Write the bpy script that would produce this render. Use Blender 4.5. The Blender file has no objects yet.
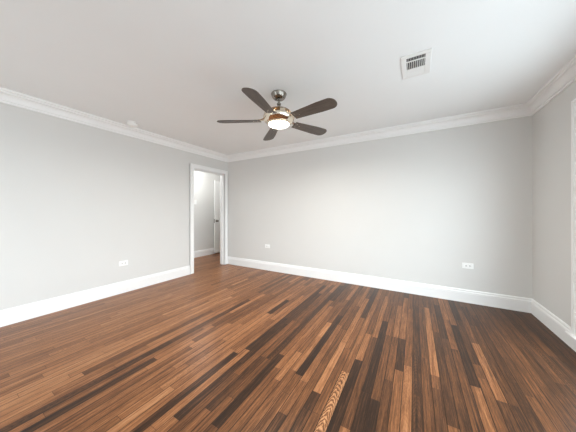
import bpy, bmesh, math, random
from mathutils import Vector, Matrix

S = bpy.context.scene
COL = S.collection

# ------------------------------------------------------------------ camera, sky, exposure
XL, XR, YB, YR, H = -3.6887, 1.1945, 3.6484, -1.30, 2.44      # room: left, right, back, rear planes, ceiling height
cam_d = bpy.data.cameras.new('camera')
cam_d.sensor_fit = 'HORIZONTAL'
cam_d.sensor_width = 36.0
cam_d.lens = 36.0 * 219.69 / 576.0
cam_d.shift_y = -(216.0 - 211.67) / 576.0
cam_d.clip_start = 0.02
cam = bpy.data.objects.new('camera', cam_d)
COL.objects.link(cam)
cam.location = (0, 0, 1.1834)
cam.rotation_euler = (math.pi / 2, 0, 0.5225)
S.camera = cam

world = bpy.data.worlds.new('overcast_sky')
S.world = world
world.use_nodes = True
_nt = world.node_tree
bg = _nt.nodes['Background']
bg.inputs['Strength'].default_value = 9.0
# bright overcast sky; glow below the horizon is added to light the ceiling
def _wn(kind, **k):
    n = _nt.nodes.new(kind)
    for a, v in k.items():
        setattr(n, a, v)
    return n


_tc = _wn('ShaderNodeTexCoord')
_sp = _wn('ShaderNodeSeparateXYZ')
_nt.links.new(_tc.outputs['Generated'], _sp.inputs[0])


def _range(sock, lo, hi):
    n = _wn('ShaderNodeMapRange', interpolation_type='SMOOTHSTEP')
    n.inputs['From Min'].default_value = lo
    n.inputs['From Max'].default_value = hi
    _nt.links.new(sock, n.inputs['Value'])
    return n.outputs[0]


def _mix(fac, a, b):
    n = _wn('ShaderNodeMix', data_type='RGBA')
    _nt.links.new(fac, n.inputs[0])
    for i, v in ((6, a), (7, b)):
        if isinstance(v, tuple):
            n.inputs[i].default_value = v
        else:
            _nt.links.new(v, n.inputs[i])
    return n.outputs[2]


def _tint(v, c):
    return tuple(v * k for k in c) + (1,)


_up = _range(_sp.outputs[2], -0.08, 0.04)
SKY_C, GND_C = (0.90, 0.99, 1.09), (0.90, 0.985, 1.075)
_nt.links.new(_mix(_up, _tint(0.42, GND_C), _tint(0.98, SKY_C)), bg.inputs['Color'])

S.view_settings.view_transform = 'Standard'
S.view_settings.look = 'None'
S.view_settings.gamma = 1.0
S.view_settings.exposure = 0.13
S.cycles.use_denoising = True
S.cycles.max_bounces = 12
S.cycles.diffuse_bounces = 8
S.cycles.sample_clamp_indirect = 8.0

# the openings that let the daylight in: (x0, x1, z0, z1) or (y0, y1, z0, z1)
OT = 0.11                                  # outer wall thickness
WINS = [('R', 0.70, 2.77, 0.135, 2.045), ('R', -1.15, 0.52, 0.135, 2.045), ('K', -3.10, -2.20, 0.45, 2.10)]  # second right window is unseen, added for fill; rear one unseen, sized for light


def sky_portal(name, loc, rot, sx, sy):
    l = bpy.data.lights.new(name, 'AREA')
    l.shape = 'RECTANGLE'
    l.size, l.size_y = sx, sy
    l.cycles.is_portal = True
    o = bpy.data.objects.new(name, l)
    COL.objects.link(o)
    o.location = loc
    o.rotation_euler = rot
    return o


for side, a0, a1, z0, z1 in WINS:
    mid, zm = (a0 + a1) / 2, (z0 + z1) / 2
    if side == 'R':
        sky_portal('window_daylight', (XR + OT + .005, mid, zm), (0, math.pi / 2, 0), z1 - z0, a1 - a0)
    else:
        sky_portal('window_daylight', (mid, YR - OT - .005, zm), (math.pi / 2, 0, 0), a1 - a0, z1 - z0)


# ------------------------------------------------------------------ materials
def srgb(r, g, b):
    f = lambda c: (c / 255 / 12.92) if c / 255 <= 0.04045 else ((c / 255 + 0.055) / 1.055) ** 2.4
    return (f(r), f(g), f(b), 1)


def new_mat(name, color, rough=0.5, metal=0.0, spec=0.5):
    m = bpy.data.materials.new(name)
    m.use_nodes = True
    p = m.node_tree.nodes['Principled BSDF']
    p.inputs['Base Color'].default_value = color
    p.inputs['Roughness'].default_value = rough
    p.inputs['Metallic'].default_value = metal
    p.inputs['Specular IOR Level'].default_value = spec
    return m


def paint(name, color, rough=0.6, bump=0.02, scale=140.0, var=0.015):
    """painted plaster or wood: a faint roller texture and a hint of mottling"""
    m = new_mat(name, color, rough)
    nt = m.node_tree
    N, L = nt.nodes, nt.links
    p = N['Principled BSDF']
    tc = N.new('ShaderNodeTexCoord')
    n1 = N.new('ShaderNodeTexNoise')
    n1.inputs['Scale'].default_value = scale
    n1.inputs['Detail'].default_value = 3
    L.new(tc.outputs['Object'], n1.inputs['Vector'])
    b = N.new('ShaderNodeBump')
    b.inputs['Strength'].default_value = bump
    b.inputs['Distance'].default_value = 0.003
    L.new(n1.outputs['Fac'], b.inputs['Height'])
    L.new(b.outputs['Normal'], p.inputs['Normal'])
    n2 = N.new('ShaderNodeTexNoise')
    n2.inputs['Scale'].default_value = 2.3
    L.new(tc.outputs['Object'], n2.inputs['Vector'])
    mx = N.new('ShaderNodeMix')
    mx.data_type = 'RGBA'
    mx.inputs[6].default_value = color
    mx.inputs[7].default_value = tuple(max(0, c * (1 - 2 * var)) for c in color[:3]) + (1,)
    L.new(n2.outputs['Fac'], mx.inputs[0])
    L.new(mx.outputs[2], p.inputs['Base Color'])
    return m


M = {}
M['wall'] = paint('wall_paint', srgb(225, 224, 221), 0.55, 0.05)
M['ceiling'] = paint('ceiling_paint', srgb(248, 250, 250), 0.8, 0.08, 90)
M['trim'] = paint('trim_enamel', srgb(250, 250, 249), 0.32, 0.01, 60, 0.005)
M['plastic'] = new_mat('white_plastic', srgb(252, 252, 250), 0.3)
M['slot'] = new_mat('outlet_slot', srgb(70, 66, 62), 0.6)
M['duct'] = new_mat('duct_shade', srgb(58, 56, 54), 0.8)
M['vent'] = new_mat('vent_enamel', srgb(240, 240, 238), 0.35)
M['nickel'] = new_mat('polished_nickel', srgb(226, 214, 196), 0.13, 1.0)
M['bronze'] = new_mat('brushed_bronze', srgb(148, 118, 88), 0.3, 1.0)
M['canopy'] = new_mat('brushed_nickel', srgb(150, 144, 136), 0.22, 1.0)
M['dark_metal'] = new_mat('dark_metal', srgb(50, 42, 36), 0.35, 0.9)
M['door_metal'] = new_mat('satin_nickel_door', srgb(120, 115, 108), 0.3, 1.0)
M['outside'] = new_mat('outside_paint', srgb(200, 196, 190), 0.8)


def glow_mat(name, color, strength):
    m = new_mat(name, (0.9, 0.9, 0.88, 1), 0.25)
    p = m.node_tree.nodes['Principled BSDF']
    p.inputs['Emission Color'].default_value = color
    p.inputs['Emission Strength'].default_value = strength
    return m


M['shade'] = glow_mat('lit_frosted_glass', (1.0, 0.90, 0.80, 1), 5.0)
M['bulb'] = glow_mat('lit_bulb', (1.0, 0.72, 0.42, 1), 3.0)
M['hall_shade'] = glow_mat('lit_opal_glass', (1.0, 0.95, 0.88, 1), 4.0)


def glass_mat():
    m = bpy.data.materials.new('window_glass')
    m.use_nodes = True
    nt = m.node_tree
    N, L = nt.nodes, nt.links
    for n in list(N):
        N.remove(n)
    out = N.new('ShaderNodeOutputMaterial')
    t = N.new('ShaderNodeBsdfTransparent')
    t.inputs['Color'].default_value = (0.96, 0.98, 0.97, 1)
    g = N.new('ShaderNodeBsdfGlossy')
    g.inputs['Roughness'].default_value = 0.02
    lw = N.new('ShaderNodeLayerWeight')             # reflectance of thin glass, the same from both sides
    lw.inputs['Blend'].default_value = 0.5
    pw = N.new('ShaderNodeMath')
    pw.operation = 'POWER'
    pw.inputs[1].default_value = 5.0
    L.new(lw.outputs['Facing'], pw.inputs[0])
    fr = N.new('ShaderNodeMath')
    fr.operation = 'MULTIPLY_ADD'
    fr.inputs[1].default_value = 0.92
    fr.inputs[2].default_value = 0.03
    L.new(pw.outputs[0], fr.inputs[0])
    mx = N.new('ShaderNodeMixShader')
    L.new(fr.outputs[0], mx.inputs[0])
    L.new(t.outputs[0], mx.inputs[1])
    L.new(g.outputs[0], mx.inputs[2])
    L.new(mx.outputs[0], out.inputs['Surface'])
    return m


M['glass'] = glass_mat()


def blade_mat():
    m = new_mat('walnut_blade', srgb(84, 72, 62), 0.4)
    nt = m.node_tree
    N, L = nt.nodes, nt.links
    p = N['Principled BSDF']
    tc = N.new('ShaderNodeTexCoord')
    mp = N.new('ShaderNodeMapping')
    mp.inputs['Scale'].default_value = (4, 60, 20)
    L.new(tc.outputs['Object'], mp.inputs['Vector'])
    n = N.new('ShaderNodeTexNoise')
    n.inputs['Scale'].default_value = 1.5
    n.inputs['Detail'].default_value = 5
    L.new(mp.outputs[0], n.inputs['Vector'])
    r = N.new('ShaderNodeValToRGB')
    r.color_ramp.elements[0].position = 0.3
    r.color_ramp.elements[0].color = srgb(70, 60, 52)
    r.color_ramp.elements[1].position = 0.7
    r.color_ramp.elements[1].color = srgb(104, 91, 80)
    L.new(n.outputs['Fac'], r.inputs[0])
    L.new(r.outputs[0], p.inputs['Base Color'])
    return m


M['blade'] = blade_mat()


def floor_mat():
    """oiled strip oak: every board carries its own tone (raised leftward to hold the wall sheen), grain seed and figure as face attributes"""
    m = new_mat('oak_strip_floor', (0.1, 0.05, 0.03, 1), 0.33, spec=0.16)
    nt = m.node_tree
    N, L = nt.nodes, nt.links
    p = N['Principled BSDF']

    def math_(op, a, b=None, c=None):
        n = N.new('ShaderNodeMath')
        n.operation = op
        for i, v in enumerate((a, b, c)):
            if v is None:
                continue
            if isinstance(v, (int, float)):
                n.inputs[i].default_value = v
            else:
                L.new(v, n.inputs[i])
        return n.outputs[0]

    def attr(name):
        n = N.new('ShaderNodeAttribute')
        n.attribute_name = name
        return n.outputs['Fac']

    uv = N.new('ShaderNodeUVMap')
    uv.uv_map = 'board'
    sx = N.new('ShaderNodeSeparateXYZ')
    L.new(uv.outputs[0], sx.inputs[0])
    u, v = sx.outputs[0], sx.outputs[1]          # u across in metres, v along in metres
    tone, seed, fig, blen = attr('tone'), attr('seed'), attr('figure'), attr('length')

    def coord(su, sv):
        c = N.new('ShaderNodeCombineXYZ')
        L.new(math_('MULTIPLY', u, su), c.inputs[0])
        L.new(math_('MULTIPLY', v, sv), c.inputs[1])
        L.new(math_('MULTIPLY', seed, 137.0), c.inputs[2])
        return c.outputs[0]

    def noise(vec, detail, rough=0.6):
        n = N.new('ShaderNodeTexNoise')
        n.inputs['Scale'].default_value = 1.0
        n.inputs['Detail'].default_value = detail
        n.inputs['Roughness'].default_value = rough
        L.new(vec, n.inputs['Vector'])
        return n.outputs['Fac']

    fine = noise(coord(130, 5), 6, 0.75)
    streak = noise(coord(75, 1.6), 3)
    pores = noise(coord(900, 30), 2)
    # cathedral figure: nested arches along the board, broken up by noise
    uc = math_('SUBTRACT', u, BW * 0.45)
    arch = math_('MULTIPLY', math_('MULTIPLY', uc, uc), 16000.0)
    wob = math_('MULTIPLY', noise(coord(45, 16), 4), 16.0)
    ph = math_('ADD', math_('ADD', math_('MULTIPLY', v, 170.0), arch), wob)
    wave = math_('MULTIPLY_ADD', math_('SINE', ph), 0.5, 0.5)
    figure = math_('MULTIPLY', math_('SUBTRACT', wave, 0.5), fig)
    t = math_('MULTIPLY_ADD', math_('SUBTRACT', streak, 0.5), 0.55, tone)
    t = math_('MULTIPLY_ADD', math_('SUBTRACT', fine, 0.5), 1.05, t)
    t = math_('MULTIPLY_ADD', math_('SUBTRACT', pores, 0.5), 0.5, t)
    t = math_('ADD', t, figure)
    ramp = N.new('ShaderNodeValToRGB')
    cr = ramp.color_ramp
    stops = [(0.0, (0.026, 0.015, 0.010)), (0.2, (0.062, 0.029, 0.015)), (0.45, (0.160, 0.065, 0.027)),
             (0.7, (0.34, 0.146, 0.062)), (1.0, (0.55, 0.30, 0.15))]
    cr.elements[0].position, cr.elements[0].color = stops[0][0], stops[0][1] + (1,)
    cr.elements[1].position, cr.elements[1].color = stops[-1][0], stops[-1][1] + (1,)
    for pos, c in stops[1:-1]:
        e = cr.elements.new(pos)
        e.color = c + (1,)
    L.new(t, ramp.inputs[0])
    # the joints between the boards
    du = math_('MINIMUM', u, math_('SUBTRACT', BW, u))
    dv = math_('MINIMUM', v, math_('SUBTRACT', blen, v))
    d = math_('MINIMUM', du, math_('MULTIPLY_ADD', dv, 1.6, 0.0008))
    mr = N.new('ShaderNodeMapRange')
    mr.inputs['From Min'].default_value = 0.0006
    mr.inputs['From Max'].default_value = 0.0034
    L.new(d, mr.inputs['Value'])
    joint = mr.outputs[0]
    mx = N.new('ShaderNodeMix')
    mx.data_type = 'RGBA'
    mx.inputs[6].default_value = (0.020, 0.011, 0.007, 1)
    L.new(joint, mx.inputs[0])
    L.new(ramp.outputs[0], mx.inputs[7])
    L.new(mx.outputs[2], p.inputs['Base Color'])
    L.new(math_('MULTIPLY_ADD', fine, 0.16, 0.24), p.inputs['Roughness'])
    b = N.new('ShaderNodeBump')
    b.inputs['Strength'].default_value = 0.25
    b.inputs['Distance'].default_value = 0.0012
    hgt = math_('ADD', joint, math_('MULTIPLY', fine, 0.25))
    L.new(math_('ADD', hgt, math_('MULTIPLY', seed, 0.3)), b.inputs['Height'])
    L.new(b.outputs['Normal'], p.inputs['Normal'])
    return m


BW = 0.057
M['floor'] = floor_mat()


# ------------------------------------------------------------------ mesh helpers
class MB:
    """collects shapes, then links them as one mesh object"""

    def __init__(self):
        self.bm = bmesh.new()

    def box(self, x0, x1, y0, y1, z0, z1, mi=0):
        vs = [self.bm.verts.new((x, y, z)) for x in (x0, x1) for y in (y0, y1) for z in (z0, z1)]
        for q in ((0, 1, 3, 2), (4, 6, 7, 5), (0, 4, 5, 1), (2, 3, 7, 6), (0, 2, 6, 4), (1, 5, 7, 3)):
            f = self.bm.faces.new([vs[i] for i in q])
            f.material_index = mi
        return vs

    def sweep(self, prof, a, b, inward, up=Vector((0, 0, 1)), mitre_a=0.0, mitre_b=0.0):
        """run a closed profile [(out, up)] from a to b; mitres lengthen each end by factor * out"""
        a, b = Vector(a), Vector(b)
        d = (b - a).normalized()
        inward = Vector(inward)
        ra = [self.bm.verts.new(a + inward * o + up * h - d * (mitre_a * o)) for o, h in prof]
        rb = [self.bm.verts.new(b + inward * o + up * h + d * (mitre_b * o)) for o, h in prof]
        n = len(prof)
        for i in range(n):
            self.bm.faces.new((ra[i], ra[(i + 1) % n], rb[(i + 1) % n], rb[i]))
        self.bm.faces.new(ra)
        self.bm.faces.new(list(reversed(rb)))

    def lathe(self, prof, seg=48, c=(0, 0, 0), axis='z', mi=0):
        """spin an open profile [(radius, height)]"""
        c = Vector(c)
        rings = []

        def P(r, h, t):
            x, y = r * math.cos(t), r * math.sin(t)
            return c + (Vector((x, y, h)) if axis == 'z' else Vector((h, x, y)) if axis == 'x' else Vector((x, h, y)))
        for r, h in prof:
            if r < 1e-6:
                rings.append([self.bm.verts.new(P(0, h, 0))])
            else:
                rings.append([self.bm.verts.new(P(r, h, 2 * math.pi * k / seg)) for k in range(seg)])
        for A, B in zip(rings, rings[1:]):
            for k in range(seg):
                k2 = (k + 1) % seg
                if len(A) == 1 and len(B) == 1:
                    continue
                if len(A) == 1:
                    f = self.bm.faces.new((A[0], B[k], B[k2]))
                elif len(B) == 1:
                    f = self.bm.faces.new((A[k], B[0], A[k2]))
                else:
                    f = self.bm.faces.new((A[k], B[k], B[k2], A[k2]))
                f.material_index = mi

    def tube(self, pts, rads, seg=10, flat=1.0):
        """a tube through points; rads = radius or list; flat squashes it vertically"""
        pts = [Vector(p) for p in pts]
        if not isinstance(rads, (list, tuple)):
            rads = [rads] * len(pts)
        rings = []
        for i, p in enumerate(pts):
            d = (pts[min(i + 1, len(pts) - 1)] - pts[max(i - 1, 0)]).normalized()
            s = d.cross(Vector((0, 0, 1)))
            if s.length < 1e-4:
                s = Vector((1, 0, 0))
            s.normalize()
            t = s.cross(d).normalized()
            rings.append([self.bm.verts.new(p + s * rads[i] * math.cos(2 * math.pi * k / seg)
                                            + t * rads[i] * flat * math.sin(2 * math.pi * k / seg)) for k in range(seg)])
        for A, B in zip(rings, rings[1:]):
            for k in range(seg):
                self.bm.faces.new((A[k], A[(k + 1) % seg], B[(k + 1) % seg], B[k]))
        self.bm.faces.new(list(reversed(rings[0])))
        self.bm.faces.new(rings[-1])

    def prism(self, outline, z0, z1):
        """extrude an outline [(x, y)] from z0 to z1"""
        A = [self.bm.verts.new((x, y, z0)) for x, y in outline]
        B = [self.bm.verts.new((x, y, z1)) for x, y in outline]
        n = len(outline)
        for i in range(n):
            self.bm.faces.new((A[i], A[(i + 1) % n], B[(i + 1) % n], B[i]))
        self.bm.faces.new(list(reversed(A)))
        self.bm.faces.new(B)

    def xf(self, mat):
        bmesh.ops.transform(self.bm, matrix=mat, verts=self.bm.verts)
        return self

    def build(self, name, mats, parent=None, bevel=0.0, smooth=False, kind=None, angle=35):
        bmesh.ops.recalc_face_normals(self.bm, faces=self.bm.faces)
        me = bpy.data.meshes.new(name)
        self.bm.to_mesh(me)
        self.bm.free()
        for m in (mats if isinstance(mats, (list, tuple)) else [mats]):
            me.materials.append(m)
        o = bpy.data.objects.new(name, me)
        COL.objects.link(o)
        if parent:
            o.parent = parent
        if smooth:
            me.polygons.foreach_set('use_smooth', [True] * len(me.polygons))
            me.set_sharp_from_angle(angle=math.radians(angle))
        if bevel:
            b = o.modifiers.new('bevel', 'BEVEL')
            b.width = bevel
            b.segments = 2
            b.limit_method = 'ANGLE'
        if kind:
            o['kind'] = kind
        return o


def empty(name, loc, rot=(0, 0, 0)):
    o = bpy.data.objects.new(name, None)
    o.empty_display_size = 0.1
    COL.objects.link(o)
    o.location = loc
    o.rotation_euler = rot
    return o


def tag(o, label, cat, group=None):
    o['label'] = label
    o['category'] = cat
    if group:
        o['group'] = group
    return o


def copy_tree(o, parent=None):
    c = o.copy()
    COL.objects.link(c)
    c.parent = parent
    for ch in list(o.children):
        copy_tree(ch, c)
    return c


def struct(name, mb, mat, parent=None, **k):
    return mb.build(name, mat, parent, kind='structure', **k)


# ------------------------------------------------------------------ the shell
WT = 0.121                                     # wall thickness
HX = -4.90                                     # the hall's far wall
HY0, HY1 = 1.20, 6.40                          # the hall's extent
DY0, DY1, DZ = 2.752, 3.555, 2.025             # doorway in the left wall


def build_floor():
    rnd = random.Random(11)
    x0, x1, y0, y1 = -5.03, XR + 0.01, YR - 0.01, HY1 + 0.1
    # boards the photo shows clearly: (x, y from, y to, tone, figure)
    known = [(-0.70, 1.42, 2.47, .06, 0), (-0.643, 1.10, 1.38, .55, 0), (-0.58, 1.34, 1.97, .80, 0), (-0.80, 1.44, 1.95, .72, 0), (-0.80, 1.95, 2.25, .82, 0),
             (-0.757, 1.55, 2.05, .45, 0), (-0.52, 1.2, 1.9, .48, 0),
             (-0.44, 1.02, 1.62, .80, 1), (-0.384, 1.05, 1.80, .10, 0), (-0.27, 1.50, 2.58, .07, 0), (-0.27, 0.9, 1.50, .12, 0),
             (-0.213, 1.0, 1.47, .06, 0), (-0.327, 1.2, 2.2, .36, 0), (-0.213, 1.47, 2.3, .42, 0), (-0.06, 1.25, 1.92, .66, 0.1), (-0.15, 2.3, 3.1, .62, 0),
             (-0.10, 2.3, 2.9, .66, 0), (0.12, 1.90, 3.2, .72, 0), (0.04, 1.2, 2.1, .26, .16), (0.04, 2.1, 3.2, .22, 0), (0.36, 1.92, 2.85, .10, 0),
             (0.30, 2.35, 2.95, .55, 0), (0.18, 1.5, 2.6, .26, 0), (0.245, 1.3, 2.5, .34, .05), (0.42, 2.2, 3.0, .24, 0), (0.475, 1.85, 2.55, .60, 0), (0.475, 2.55, 3.3, .42, 0),
             (-1.22, 1.46, 2.1, .12, 0), (-0.97, 0.85, 1.55, .12, 0), (-1.44, 0.85, 1.5, .72, 0.15), (-1.44, 1.5, 2.1, .80, 0), (-1.38, 1.4, 2.0, .60, 0),
             (-1.32, 0.5, 1.38, .20, 0), (-1.92, 0.2, 1.2, .28, .2), (-1.92, 1.2, 2.3, .30, .16), (-1.86, 0.4, 1.5, .58, 0), (-1.80, 0.3, 1.0, .20, 0),
             (-1.03, 1.45, 2.4, .22, .2), (-1.09, 0.9, 1.45, .30, 0), (-0.86, 0.8, 1.3, .52, 0), (-0.91, 0.8, 1.4, .50, 0), (-0.53, 0.8, 1.2, .30, 0), (0.56, 1.3, 2.1, .20, .05), (0.50, 1.2, 1.85, .22, 0)]
    rows = math.ceil((x1 - x0) / BW)
    fixed = {}
    for k in known:
        fixed.setdefault(int((k[0] - x0) / BW), []).append(k)
    bm = bmesh.new()
    lay = bm.loops.layers.uv.new('board')
    at = {n: bm.faces.layers.float.new(n) for n in ('tone', 'seed', 'figure', 'length')}

    def board(xa, xb, ya, yb, tone, fg):
        if yb - ya < 0.004:
            return
        vs = [bm.verts.new(p) for p in ((xa, ya, 0), (xb, ya, 0), (xb, yb, 0), (xa, yb, 0))]
        f = bm.faces.new(vs)
        for l, w in zip(f.loops, ((0, 0), (BW, 0), (BW, yb - ya), (0, yb - ya))):
            l[lay].uv = w
        f[at['tone']] = tone
        f[at['seed']] = rnd.random()
        f[at['figure']] = fg
        f[at['length']] = yb - ya

    def tone_at(x):
        mean, sd = (.62, .075) if x < -2.1 else (.53, .10) if x < -1.2 else (.38, .10) if x < 0.45 else (.25, .05)  # mean tone rises to the left: the floor's wall sheen is put into colour
        t = rnd.gauss(mean, sd)
        if -1.9 < x < 0.5:
            q = rnd.random()
            if q < .12:
                t = rnd.uniform(.10, .22)
            elif q > .92:
                t = rnd.uniform(.50, .60)
        return min(.9, max(.04, t))

    for r in range(rows):
        xa = x0 + r * BW
        xb = xa + BW
        xm = (xa + xb) / 2
        y = y0 - rnd.random() * 0.7
        fx = sorted(fixed.get(r, []), key=lambda k: k[1])
        while y < y1:
            nxt = next((k for k in fx if k[1] >= y - 1e-6), None)
            if nxt and nxt[1] - y < 1e-6:
                board(xa, xb, nxt[1], nxt[2], nxt[3] * .80, nxt[4] * .55)
                y = nxt[2]
                continue
            ln = rnd.uniform(0.35, 1.35)
            ye = y + ln
            if nxt and ye > nxt[1] - 0.12:
                ye = nxt[1]
            board(xa, xb, y, ye, tone_at(xm), 0 if rnd.random() < .96 else rnd.uniform(.06, .15))
            y = ye
    # the slab below
    n0 = len(bm.verts)
    vs = [bm.verts.new((x, yy, z)) for x in (x0, x0 + rows * BW) for yy in (y0 - .7, y1 + 1.35) for z in (-0.12, -0.004)]
    for q in ((0, 1, 3, 2), (4, 6, 7, 5), (0, 4, 5, 1), (2, 3, 7, 6), (0, 2, 6, 4), (1, 5, 7, 3)):
        bm.faces.new([vs[i] for i in q])
    me = bpy.data.meshes.new('floor')
    bm.to_mesh(me)
    bm.free()
    me.materials.append(M['floor'])
    o = bpy.data.objects.new('floor', me)
    COL.objects.link(o)
    o['kind'] = 'structure'


build_floor()

m = MB()
m.box(HX - 0.12, XR + 0.2, YR - 0.2, HY1 + 0.12, H, H + 0.12)
struct('ceiling', m, M['ceiling'])

m = MB()
m.box(XL - WT, XL, YR - 0.2, DY0, 0, H)
m.box(XL - WT, XL, DY0, DY1, DZ, H)
m.box(XL - WT, XL, DY1, HY1, 0, H)
struct('wall_left', m, M['wall'])

m = MB()
m.box(XL, XR + OT, YB, YB + 0.12, 0, H)
struct('wall_back', m, M['wall'])



def holed(side, lo, hi):
    m = MB()

    def b(a0, a1, z0, z1):
        if side == 'R':
            m.box(XR, XR + OT, a0, a1, z0, z1)
        else:
            m.box(a0, a1, YR - OT, YR, z0, z1)
    at = lo
    for w in sorted(w for w in WINS if w[0] == side):
        b(at, w[1], 0, H)
        b(w[1], w[2], 0, w[3])
        b(w[1], w[2], w[4], H)
        at = w[2]
    b(at, hi, 0, H)
    return m


struct('wall_right', holed('R', YR - OT, YB), M['wall'])
struct('wall_rear', holed('K', XL, XR), M['wall'])

# hall beyond the doorway
LX = -4.825                                    # front face of the open hall door
ENDY = 5.05
m = MB()
m.box(HX - 0.12, HX, HY0, HY1, 0, H)
struct('wall_hall', m, M['wall'])
m = MB()
m.box(HX, XL - WT, HY0 - 0.12, HY0, 0, H)
struct('wall_hall_near', m, M['wall'])
m = MB()
m.box(HX, LX - 0.035, ENDY, ENDY + 0.11, 0, H)
m.box(-4.0, XL - WT, ENDY, ENDY + 0.11, 0, H)
m.box(LX - 0.035, -4.0, ENDY, ENDY + 0.11, 2.06, H)
struct('wall_hall_end', m, M['wall'])
m = MB()
m.box(HX, XL - WT, HY1, HY1 + 0.12, 0, H)
struct('wall_hall_far', m, M['wall'])

# ------------------------------------------------------------------ mouldings
BASE = [(0, 0), (.017, 0), (.017, .118), (.014, .120), (.014, .124), (.021, .127), (.021, .134), (.014, .141), (.012, .150), (.013, .156), (.010, .164), (.006, .168), (0, .168)]
CROWN = [(0, 0), (0, -.134), (.012, -.134), (.0145, -.130), (.0145, -.118), (.010, -.115), (.010, -.110), (.021, -.109), (.023, -.100)]
for k in range(7):                              # the cove
    t = k / 6 * math.pi / 2
    CROWN.append((.024 + .030 * (1 - math.cos(t)), -.098 + .056 * math.sin(t)))
CROWN += [(.064, -.042), (.0655, -.036), (.061, -.032), (.061, -.027), (.070, -.024), (.0765, -.019), (.0765, 0)]

I = {'L': (1, 0, 0), 'R': (-1, 0, 0), 'B': (0, -1, 0), 'K': (0, 1, 0)}


def run(name, prof, a, b, inward, ma=0.0, mb_=0.0, mat='trim'):
    m = MB()
    m.sweep(prof, a, b, inward, mitre_a=ma, mitre_b=mb_)
    return struct(name, m, M[mat], smooth=True, angle=28)


CW = 0.082                                      # casing width
run('baseboard_left', BASE, (XL, YR, 0), (XL, DY0 - CW, 0), I['L'], -1, 0)
run('baseboard_back', BASE, (XL + .004, YB, 0), (XR, YB, 0), I['B'], 0, -1)
run('baseboard_right', BASE, (XR, YB, 0), (XR, YR, 0), I['R'], -1, -1)
run('baseboard_rear', BASE, (XR, YR, 0), (XL, YR, 0), I['K'], -1, -1)
run('baseboard_hall', BASE, (HX, HY0, 0), (HX, ENDY, 0), I['L'])
run('trim_1', CROWN, (XL, YR, H), (XL, YB, H), I['L'], -1, -1)
run('trim_2', CROWN, (XL, YB, H), (XR, YB, H), I['B'], -1, -1)
run('trim_3', CROWN, (XR, YB, H), (XR, YR, H), I['R'], -1, -1)
run('trim_4', CROWN, (XR, YR, H), (XL, YR, H), I['K'], -1, -1)

# doorway: jamb lining and casing on the room side and the hall side
m = MB()
m.box(XL - WT, XL, DY0 - .0, DY0 + .018, 0, DZ)
m.box(XL - WT, XL, DY1 - .018, DY1, 0, DZ)
m.box(XL - WT, XL, DY0 + .018, DY1 - .018, DZ - .018, DZ)
m.box(XL - .075, XL - .04, DY0 + .018, DY0 + .029, 0, DZ - .018)
m.box(XL - .075, XL - .04, DY1 - .029, DY1 - .018, 0, DZ - .018)
m.box(XL - .075, XL - .04, DY0 + .029, DY1 - .029, DZ - .029, DZ - .018)
struct('trim_5', m, M['trim'], bevel=0.001)


def casing(name, x, sgn, y0, y1, z0, z1, w):
    """stepped flat casing round an opening in a wall of constant x"""
    m = MB()

    def b(ya, yb, za, zb, t):
        m.box(min(x, x + sgn * t), max(x, x + sgn * t), ya, yb, za, zb)
    for t, i, o in ((.016, 0.004, w), (.023, w - .024, w), (.019, 0.004, .016)):
        b(y0 - o, y0 - i, z0, z1 + o, t)
        b(y1 + i, y1 + o, z0, z1 + o, t)
        b(y0 - i, y1 + i, z1 + i, z1 + o, t)
    return struct(name, m, M['trim'], bevel=0.0015)


casing('trim_6', XL, 1, DY0 + .006, DY1 - .006, 0, DZ - .006, CW)
casing('trim_7', XL - WT, -1, DY0 + .006, DY1 - .006, 0, DZ - .006, CW)


# ------------------------------------------------------------------ windows
def window(name, L, axis_y, plane, out, a0, a1, z0, z1, cols):
    """built flat: u along the wall, d out of the room (positive), z up"""
    def place(m):
        if axis_y:      # right wall: u = y, d = +x
            return m.xf(Matrix(((0, 1, 0, plane), (1, 0, 0, 0), (0, 0, 1, 0), (0, 0, 0, 1))))
        return m.xf(Matrix(((1, 0, 0, 0), (0, -1, 0, plane), (0, 0, 1, 0), (0, 0, 0, 1))))
    m = MB()
    for d0, d1, t in ((0, OT, .02),):
        m.box(a0, a0 + t, d0, d1, z0, z1)
        m.box(a1 - t, a1, d0, d1, z0, z1)
        m.box(a0 + t, a1 - t, d0, d1, z1 - t, z1)
        m.box(a0 + t, a1 - t, d0, d1, z0, z0 + t)
    root = struct(name, place(m), M['trim'])
    m = MB()
    w = .088
    for t, i, o in ((.018, -.004, w), (.026, w - .022, w), (.022, -.004, .012)):
        m.box(a0 - o, a0 - i, -t, 0, z0 + .0, z1 + o)
        m.box(a1 + i, a1 + o, -t, 0, z0 + .0, z1 + o)
        m.box(a0 - i, a1 + i, -t, 0, z1 + i, z1 + o)
    place(m).build('window_casing', M['trim'], root, bevel=.002)
    m = MB()
    m.box(a0 - w - .03, a1 + w + .03, -.052, 0.0, z0 - .026, z0)
    m.box(a0 - w, a1 + w, -.0205 if z0 < .3 else -.018, 0.0, z0 - .06 if z0 < .3 else z0 - .10, z0 - .026)
    place(m).build('window_sill', M['trim'], root, bevel=.003)
    ia, ib, iz0, iz1 = a0 + .02, a1 - .02, z0 + .02, z1 - .02
    cw = (ib - ia) / cols
    for c in range(cols):
        ca, cb = ia + c * cw, ia + (c + 1) * cw
        zm = (iz0 + iz1) / 2
        for (za, zb, d) in ((iz0, zm + .02, .022), (zm - .02, iz1, .064)):
            s = MB()
            t = .045
            s.box(ca, ca + t, d, d + .04, za, zb)
            s.box(cb - t, cb, d, d + .04, za, zb)
            s.box(ca + t, cb - t, d, d + .04, za, za + t)
            s.box(ca + t, cb - t, d, d + .04, zb - t, zb)
            sash = place(s).build('sash', M['trim'], root, bevel=.002)
            g = MB()
            g.box(ca + t, cb - t, d + .018, d + .022, za + t, zb - t)
            place(g).build('pane', M['glass'], sash)
    return root


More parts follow.
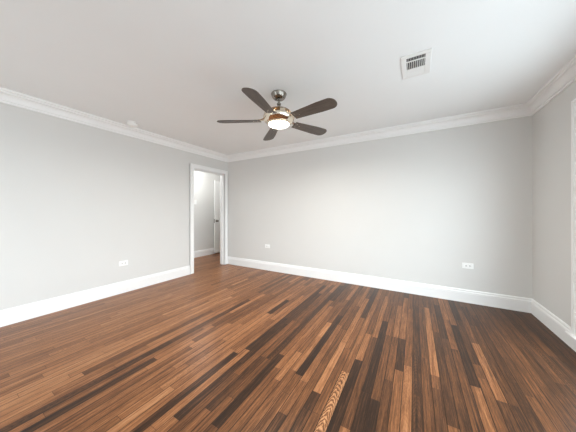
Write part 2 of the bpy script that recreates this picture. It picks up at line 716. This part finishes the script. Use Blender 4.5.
for k, (side, a0, a1, z0, z1) in enumerate(WINS):
    window('window_%d' % (k + 1), side, side == 'R', XR if side == 'R' else YR, 1, a0, a1, z0, z1, 2 if side == 'R' else 1)

# ------------------------------------------------------------------ hall door, standing open against the hall wall
dr = empty('door_1', (LX, ENDY, 0))
dr['kind'] = 'structure'
m = MB()
DL, DH = 0.76, 2.045
x0, x1 = -.035, 0.0
zs = [0.03, .26, .95, 1.10, 1.90, DH]
m.box(x0, x1, -DL, -DL + .11, .03, DH)
m.box(x0, x1, -.11, -.004, .03, DH)
for za, zb in ((.03, .26), (.95, 1.10), (1.90, DH)):
    m.box(x0, x1, -DL + .11, -.11, za, zb)
for za, zb in ((.26, .95), (1.10, 1.90)):
    m.box(x0 + .011, x1 - .011, -DL + .11, -.11, za, zb)
    m.box(x0 + .006, x1 - .006, -DL + .16, -.16, za + .05, zb - .05)
m.build('door_panel', M['trim'], dr, bevel=.002)
m = MB()
for s in (1,):
    c = 0
    m.lathe([(0, c), (.031, c), (.031, c + s * .006), (.027, c + s * .009), (.012, c + s * .011), (.010, c + s * .03), (.020, c + s * .035),
             (.028, c + s * .046), (.029, c + s * .056), (.023, c + s * .066), (0, c + s * .069)], 24, (0, -DL + .055, .925), 'x')
m.box(-.030, -.005, -DL - .0015, -DL, .87, .98)
m.build('door_handle', M['door_metal'], dr, smooth=True)
for z in (.25, 1.05, 1.82):
    m = MB()
    m.lathe([(0, -.045), (.007, -.045), (.007, .045), (0, .045)], 12, (.006, -.004, z))
    m.build('hinge', M['door_metal'], dr, smooth=True)


# ------------------------------------------------------------------ ceiling fan
def ceiling_fan():
    root = tag(empty('ceiling_fan', (-1.253, 1.981, H)),
               'five-blade ceiling fan with dark walnut blades, polished nickel body and lit glass bowl', 'ceiling fan')
    m = MB()
    m.lathe([(0, 0), (.080, 0), (.083, -.006), (.081, -.014), (.077, -.022), (.070, -.040), (.057, -.055), (.046, -.061), (.020, -.063), (.018, -.069), (0, -.069)])
    m.build('canopy', M['canopy'], root, smooth=True)
    m = MB()
    m.lathe([(0, -.06), (.0125, -.06), (.0125, -.10), (.021, -.102), (.023, -.112), (.021, -.121), (.014, -.123), (.014, -.175), (0, -.175)], 24)
    m.build('downrod', M['canopy'], root, smooth=True)
    m = MB()                                    # domed cap over the motor
    m.lathe([(0, -.164), (.030, -.165), (.062, -.169), (.092, -.177), (.115, -.188), (.122, -.195), (.122, -.203), (.110, -.204), (0, -.204)])
    cap = m.build('motor_cap', M['bronze'], root, smooth=True)
    m = MB()                                    # motor drum inside the open body
    m.lathe([(0, -.20), (.078, -.20), (.086, -.206), (.086, -.282), (.076, -.290), (0, -.290)])
    m.build('motor', M['nickel'], root, smooth=True)
    m = MB()                                    # wide open shell: lower pan and upper ring joined by curved straps
    m.lathe([(.095, -.285), (.130, -.281), (.152, -.268), (.161, -.252), (.168, -.251), (.168, -.263), (.161, -.283), (.146, -.301), (.124, -.314), (.095, -.316), (.095, -.285)])
    m.lathe([(.106, -.201), (.124, -.201), (.133, -.210), (.126, -.214), (.108, -.206), (.106, -.201)])
    for k in range(5):
        a = math.radians(-80.4 + 36 + 72 * k)
        ca, sa = math.cos(a), math.sin(a)
        pts = [(r * ca, r * sa, z) for r, z in ((.118, -.204), (.143, -.211), (.160, -.228), (.165, -.256))]
        m.tube(pts, [.024, .025, .026, .026], 10, .2)
    m.build('motor_housing', M['nickel'], root, smooth=True)
    m = MB()                                    # fitter that holds the glass
    m.lathe([(0, -.306), (.106, -.307), (.117, -.311), (.119, -.322), (.115, -.327), (.108, -.327), (.108, -.315), (0, -.312)])
    m.build('light_fitter', M['nickel'], root, smooth=True)
    m = MB()
    m.lathe([(.109, -.325), (.111, -.329), (.108, -.334), (.098, -.340), (.080, -.345), (.052, -.349), (.025, -.351), (0, -.3515)])
    m.build('glass_bowl', M['shade'], root, smooth=True, angle=80)['label'] = 'lit frosted white glass bowl'
    for k in range(5):                          # candle bulbs that light the open body
        a = math.radians(-80.4 + 72 * k)
        m = MB()
        c = (.116 * math.cos(a), .116 * math.sin(a), 0)
        m.lathe([(0, -.216), (.006, -.220), (.010, -.230), (.011, -.239), (.008, -.250), (.007, -.272), (0, -.272)], 14, c)
        m.build('bulb', M['bulb'], root, smooth=True)
    # one blade, then four copies of it and of its arm and screws
    R0, R1 = 0.195, 0.665
    out = []
    half = lambda r: .052 + .020 * min(1, (r - R0) / .30)
    n = 12
    top = [(R0 + (R1 - .066 - R0) * i / n, half(R0 + (R1 - .066 - R0) * i / n)) for i in range(n + 1)]
    tip = []
    hw = top[-1][1]
    for i in range(1, 12):
        t = math.pi / 2 - math.pi * i / 12
        tip.append((R1 - .066 + .066 * math.cos(t), hw * math.copysign(abs(math.sin(t)) ** .9, math.sin(t))))
    out = top + tip + [(x, -y) for x, y in reversed(top)]
    zb = -.288
    first = None
    for k in range(5):
        ang = math.radians(-80.4 + 72 * k)
        if first is None:
            m = MB()
            m.prism(out, -.0035, .0035)
            pitch = Matrix.Rotation(math.radians(12.5), 4, 'X')
            m.xf(Matrix.Translation((0, 0, zb)) @ Matrix.Rotation(math.radians(-12.5), 4, 'X'))
            b = m.build('blade', M['blade'], root, bevel=.002)
            m = MB()
            rt = Matrix.Rotation(math.radians(-12.5), 4, 'X')
            plate = [(.195, .018), (.212, .040), (.250, .042), (.285, .022), (.292, 0), (.285, -.022), (.250, -.042), (.212, -.040), (.195, -.018)]
            m.prism(plate, .0045, .0085)
            m.xf(Matrix.Translation((0, 0, zb)) @ rt)
            m.tube([(.130, 0, -.262), (.158, 0, -.266), (.180, 0, -.274), (.205, 0, -.279), (.240, 0, -.2795)], [.024, .024, .022, .020, .016], 12, .35)
            arm = m.build('blade_arm', M['nickel'], b, smooth=True)
            for px, py in ((.225, .026), (.225, -.026), (.268, 0)):
                m = MB()
                m.lathe([(.0055, -.0036), (.005, -.0056), (0, -.0064)], 10, (px, py, 0))
                m.xf(Matrix.Translation((0, 0, zb)) @ rt)
                m.build('screw', M['nickel'], arm, smooth=True)
            b.rotation_euler = (0, 0, ang)
            first = b
        else:
            c = copy_tree(first, root)
            c.rotation_euler = (0, 0, ang)
    l = bpy.data.lights.new('fan_lamp', 'AREA')
    l.shape = 'DISK'
    l.size = 0.20
    l.spread = math.pi
    l.energy = 27.0
    l.color = (1.0, 0.94, 0.85)
    lo = bpy.data.objects.new('fan_lamp', l)
    COL.objects.link(lo)
    lo.parent = root
    lo.location = (0, 0, -.358)
    return root


ceiling_fan()


# ------------------------------------------------------------------ ceiling register
def ceiling_vent():
    x0, x1, y0, y1 = -.100, .118, 2.005, 2.348
    cx, cy = (x0 + x1) / 2, (y0 + y1) / 2
    root = tag(empty('ceiling_vent', (cx, cy, H)), 'white rectangular three-row air register in the ceiling', 'vent')
    hx, hy = (x1 - x0) / 2, (y1 - y0) / 2
    ix0, ix1, iy0, iy1 = -.067, .067, -.132, .134
    m = MB()
    m.box(-hx, hx, -hy, iy0, -.009, 0)
    m.box(-hx, hx, iy1, hy, -.009, 0)
    m.box(-hx, ix0, iy0, iy1, -.009, 0)
    m.box(ix1, hx, iy0, iy1, -.009, 0)
    r1, r2 = -.078, .040
    m.box(ix0, ix1, r1 - .008, r1 + .008, -.008, 0)
    m.box(ix0, ix1, r2 - .008, r2 + .008, -.008, 0)
    m.build('frame', M['vent'], root, bevel=.004)
    m = MB()
    m.box(ix0, ix1, iy0, iy1, -.0025, -.0005)  # solid dark sheet; the shade inside the duct is its colour
    m.build('duct_shade_sheet', M['duct'], root)

    def slat(name, a, b, tilt, w, along_y, parent):
        s = MB()
        s.box(-.0008, .0008, -w / 2, w / 2, 0, (b - a))
        return s
    # middle row: eight slats along y; near row: short slats; far row: slats across that face the room
    for k in range(9):
        x = ix0 + (k + .5) * (ix1 - ix0) / 9
        m = MB()
        m.box(-.0011, .0011, r1 + .008, r2 - .008, -.0045, .0045)
        m.xf(Matrix.Translation((x, 0, -.007)) @ Matrix.Rotation(math.radians(28 if k > 4 else -28), 4, 'Y'))
        m.build('slat', M['vent'], root)
    for k in range(12):
        x = ix0 + (k + .5) * (ix1 - ix0) / 12
        m = MB()
        m.box(x - .0009, x + .0009, iy0, r1 - .008, -.0055, -.0028)
        m.build('slat', M['vent'], root)
    for k in range(7):
        y = r2 + .008 + (k + .5) * (iy1 - r2 - .008) / 7
        m = MB()
        m.box(ix0, ix1, -.0072, .0072, -.0008, .0008)
        m.xf(Matrix.Translation((0, y, -.0075)) @ Matrix.Rotation(math.radians(-15), 4, 'X'))
        m.build('slat', M['vent'], root)
    for sx, sy in ((0, -hy + .019), (0, hy - .019)):
        m = MB()
        m.lathe([(.005, -.0085), (.0045, -.0105), (0, -.011)], 12, (sx, sy, 0))
        m.build('screw', M['vent'], root, smooth=True)
    return root


ceiling_vent()


# ------------------------------------------------------------------ smoke detector
def smoke_detector():
    root = tag(empty('smoke_detector', (-3.447, 1.590, H)), 'round white smoke detector on the ceiling close to the left crown moulding', 'smoke detector')
    m = MB()
    m.lathe([(0, 0), (.064, 0), (.065, -.003), (.065, -.009), (.062, -.012), (0, -.012)], 40)
    m.build('mounting_base', M['plastic'], root, smooth=True)
    m = MB()
    m.lathe([(0, -.012), (.046, -.012), (.046, -.020), (.060, -.021), (.063, -.030), (.060, -.042), (.050, -.050), (.022, -.053), (0, -.053)], 40)
    c = m.build('cover', M['plastic'], root, smooth=True)
    m = MB()
    m.lathe([(.011, -.050), (.011, -.0545), (.009, -.0557), (0, -.0557)], 20, (.022, 0, 0))
    m.build('test_button', M['plastic'], c, smooth=True)
    return root


smoke_detector()


# ------------------------------------------------------------------ outlets and the hall switch
def outlet(loc, rotz, label):
    """horizontal duplex receptacle; local x along the wall, -y out into the room"""
    root = tag(empty('wall_outlet', loc, (0, 0, rotz)), label, 'outlet', 'horizontal wall outlets')
    m = MB()
    m.box(-.0585, .0585, -.0055, 0, -.036, .036)
    m.build('cover_plate', M['plastic'], root, bevel=.003)
    for s in (-1, 1):
        m = MB()
        pts = []
        for k in range(28):
            t = 2 * math.pi * k / 28
            pts.append((s * .0195 + max(-.0135, min(.0135, .0172 * math.cos(t))), .0165 * math.sin(t)))
        m.prism(pts, .0, .003)
        m.xf(Matrix.Translation((0, -.0055, 0)) @ Matrix.Rotation(math.pi / 2, 4, 'X'))
        rec = m.build('receptacle', M['plastic'], root)
        m = MB()
        for z, hgt in ((.0062, .0065), (-.0062, .0065)):
            m.box(s * .0195 - .006, s * .0195 + .004, -.0088, -.0084, z - .002, z + .002)
        m.lathe([(0, -.0088), (.0028, -.0088), (.0028, -.0084), (0, -.0084)], 12, (s * .0195 + .0095, 0, 0), 'y')
        m.build('slots', M['slot'], rec)
    m = MB()
    m.lathe([(.0036, -.0055), (.0032, -.007), (0, -.0074)], 12, (0, 0, 0), 'y')
    m.build('screw', M['plastic'], root, smooth=True)
    return root


outlet((XL, 1.583, .430), math.pi / 2, 'white horizontal outlet low on the left wall, left of the doorway')
outlet((-2.580, YB, .484), 0, 'small white outlet low on the back wall, nearest the doorway')
outlet((.601, YB, .478), 0, 'white outlet low on the back wall, toward the right corner')

sw = tag(empty('light_switch', (HX, 3.716, 1.43), (0, 0, math.pi / 2)), 'white light switch on the hall wall seen through the doorway', 'light switch')
m = MB()
m.box(-.035, .035, -.006, 0, -.0575, .0575)
m.build('cover_plate', M['plastic'], sw, bevel=.003)
m = MB()
m.box(-.006, .006, -.017, -.005, -.004, .012)
m.build('toggle', M['plastic'], sw, bevel=.002)

# the hall's own ceiling lamp, out of sight above the doorway's left side
hl = tag(empty('ceiling_light', (-4.30, 3.42, H)), 'round opal flush ceiling light in the hall', 'ceiling light')
m = MB()
m.lathe([(0, 0), (.14, 0), (.142, -.012), (.135, -.02), (0, -.02)])
m.build('base', M['nickel'], hl, smooth=True)
m = MB()
m.lathe([(.132, -.02), (.128, -.045), (.10, -.075), (.05, -.092), (0, -.097)])
m.build('glass_shade', M['hall_shade'], hl, smooth=True, angle=80)
l = bpy.data.lights.new('hall_lamp', 'POINT')
l.energy = 19
l.color = (0.97, 0.99, 1.0)
l.shadow_soft_size = 0.12
lo = bpy.data.objects.new('hall_lamp', l)
COL.objects.link(lo)
lo.parent = hl
lo.location = (0, 0, -.24)
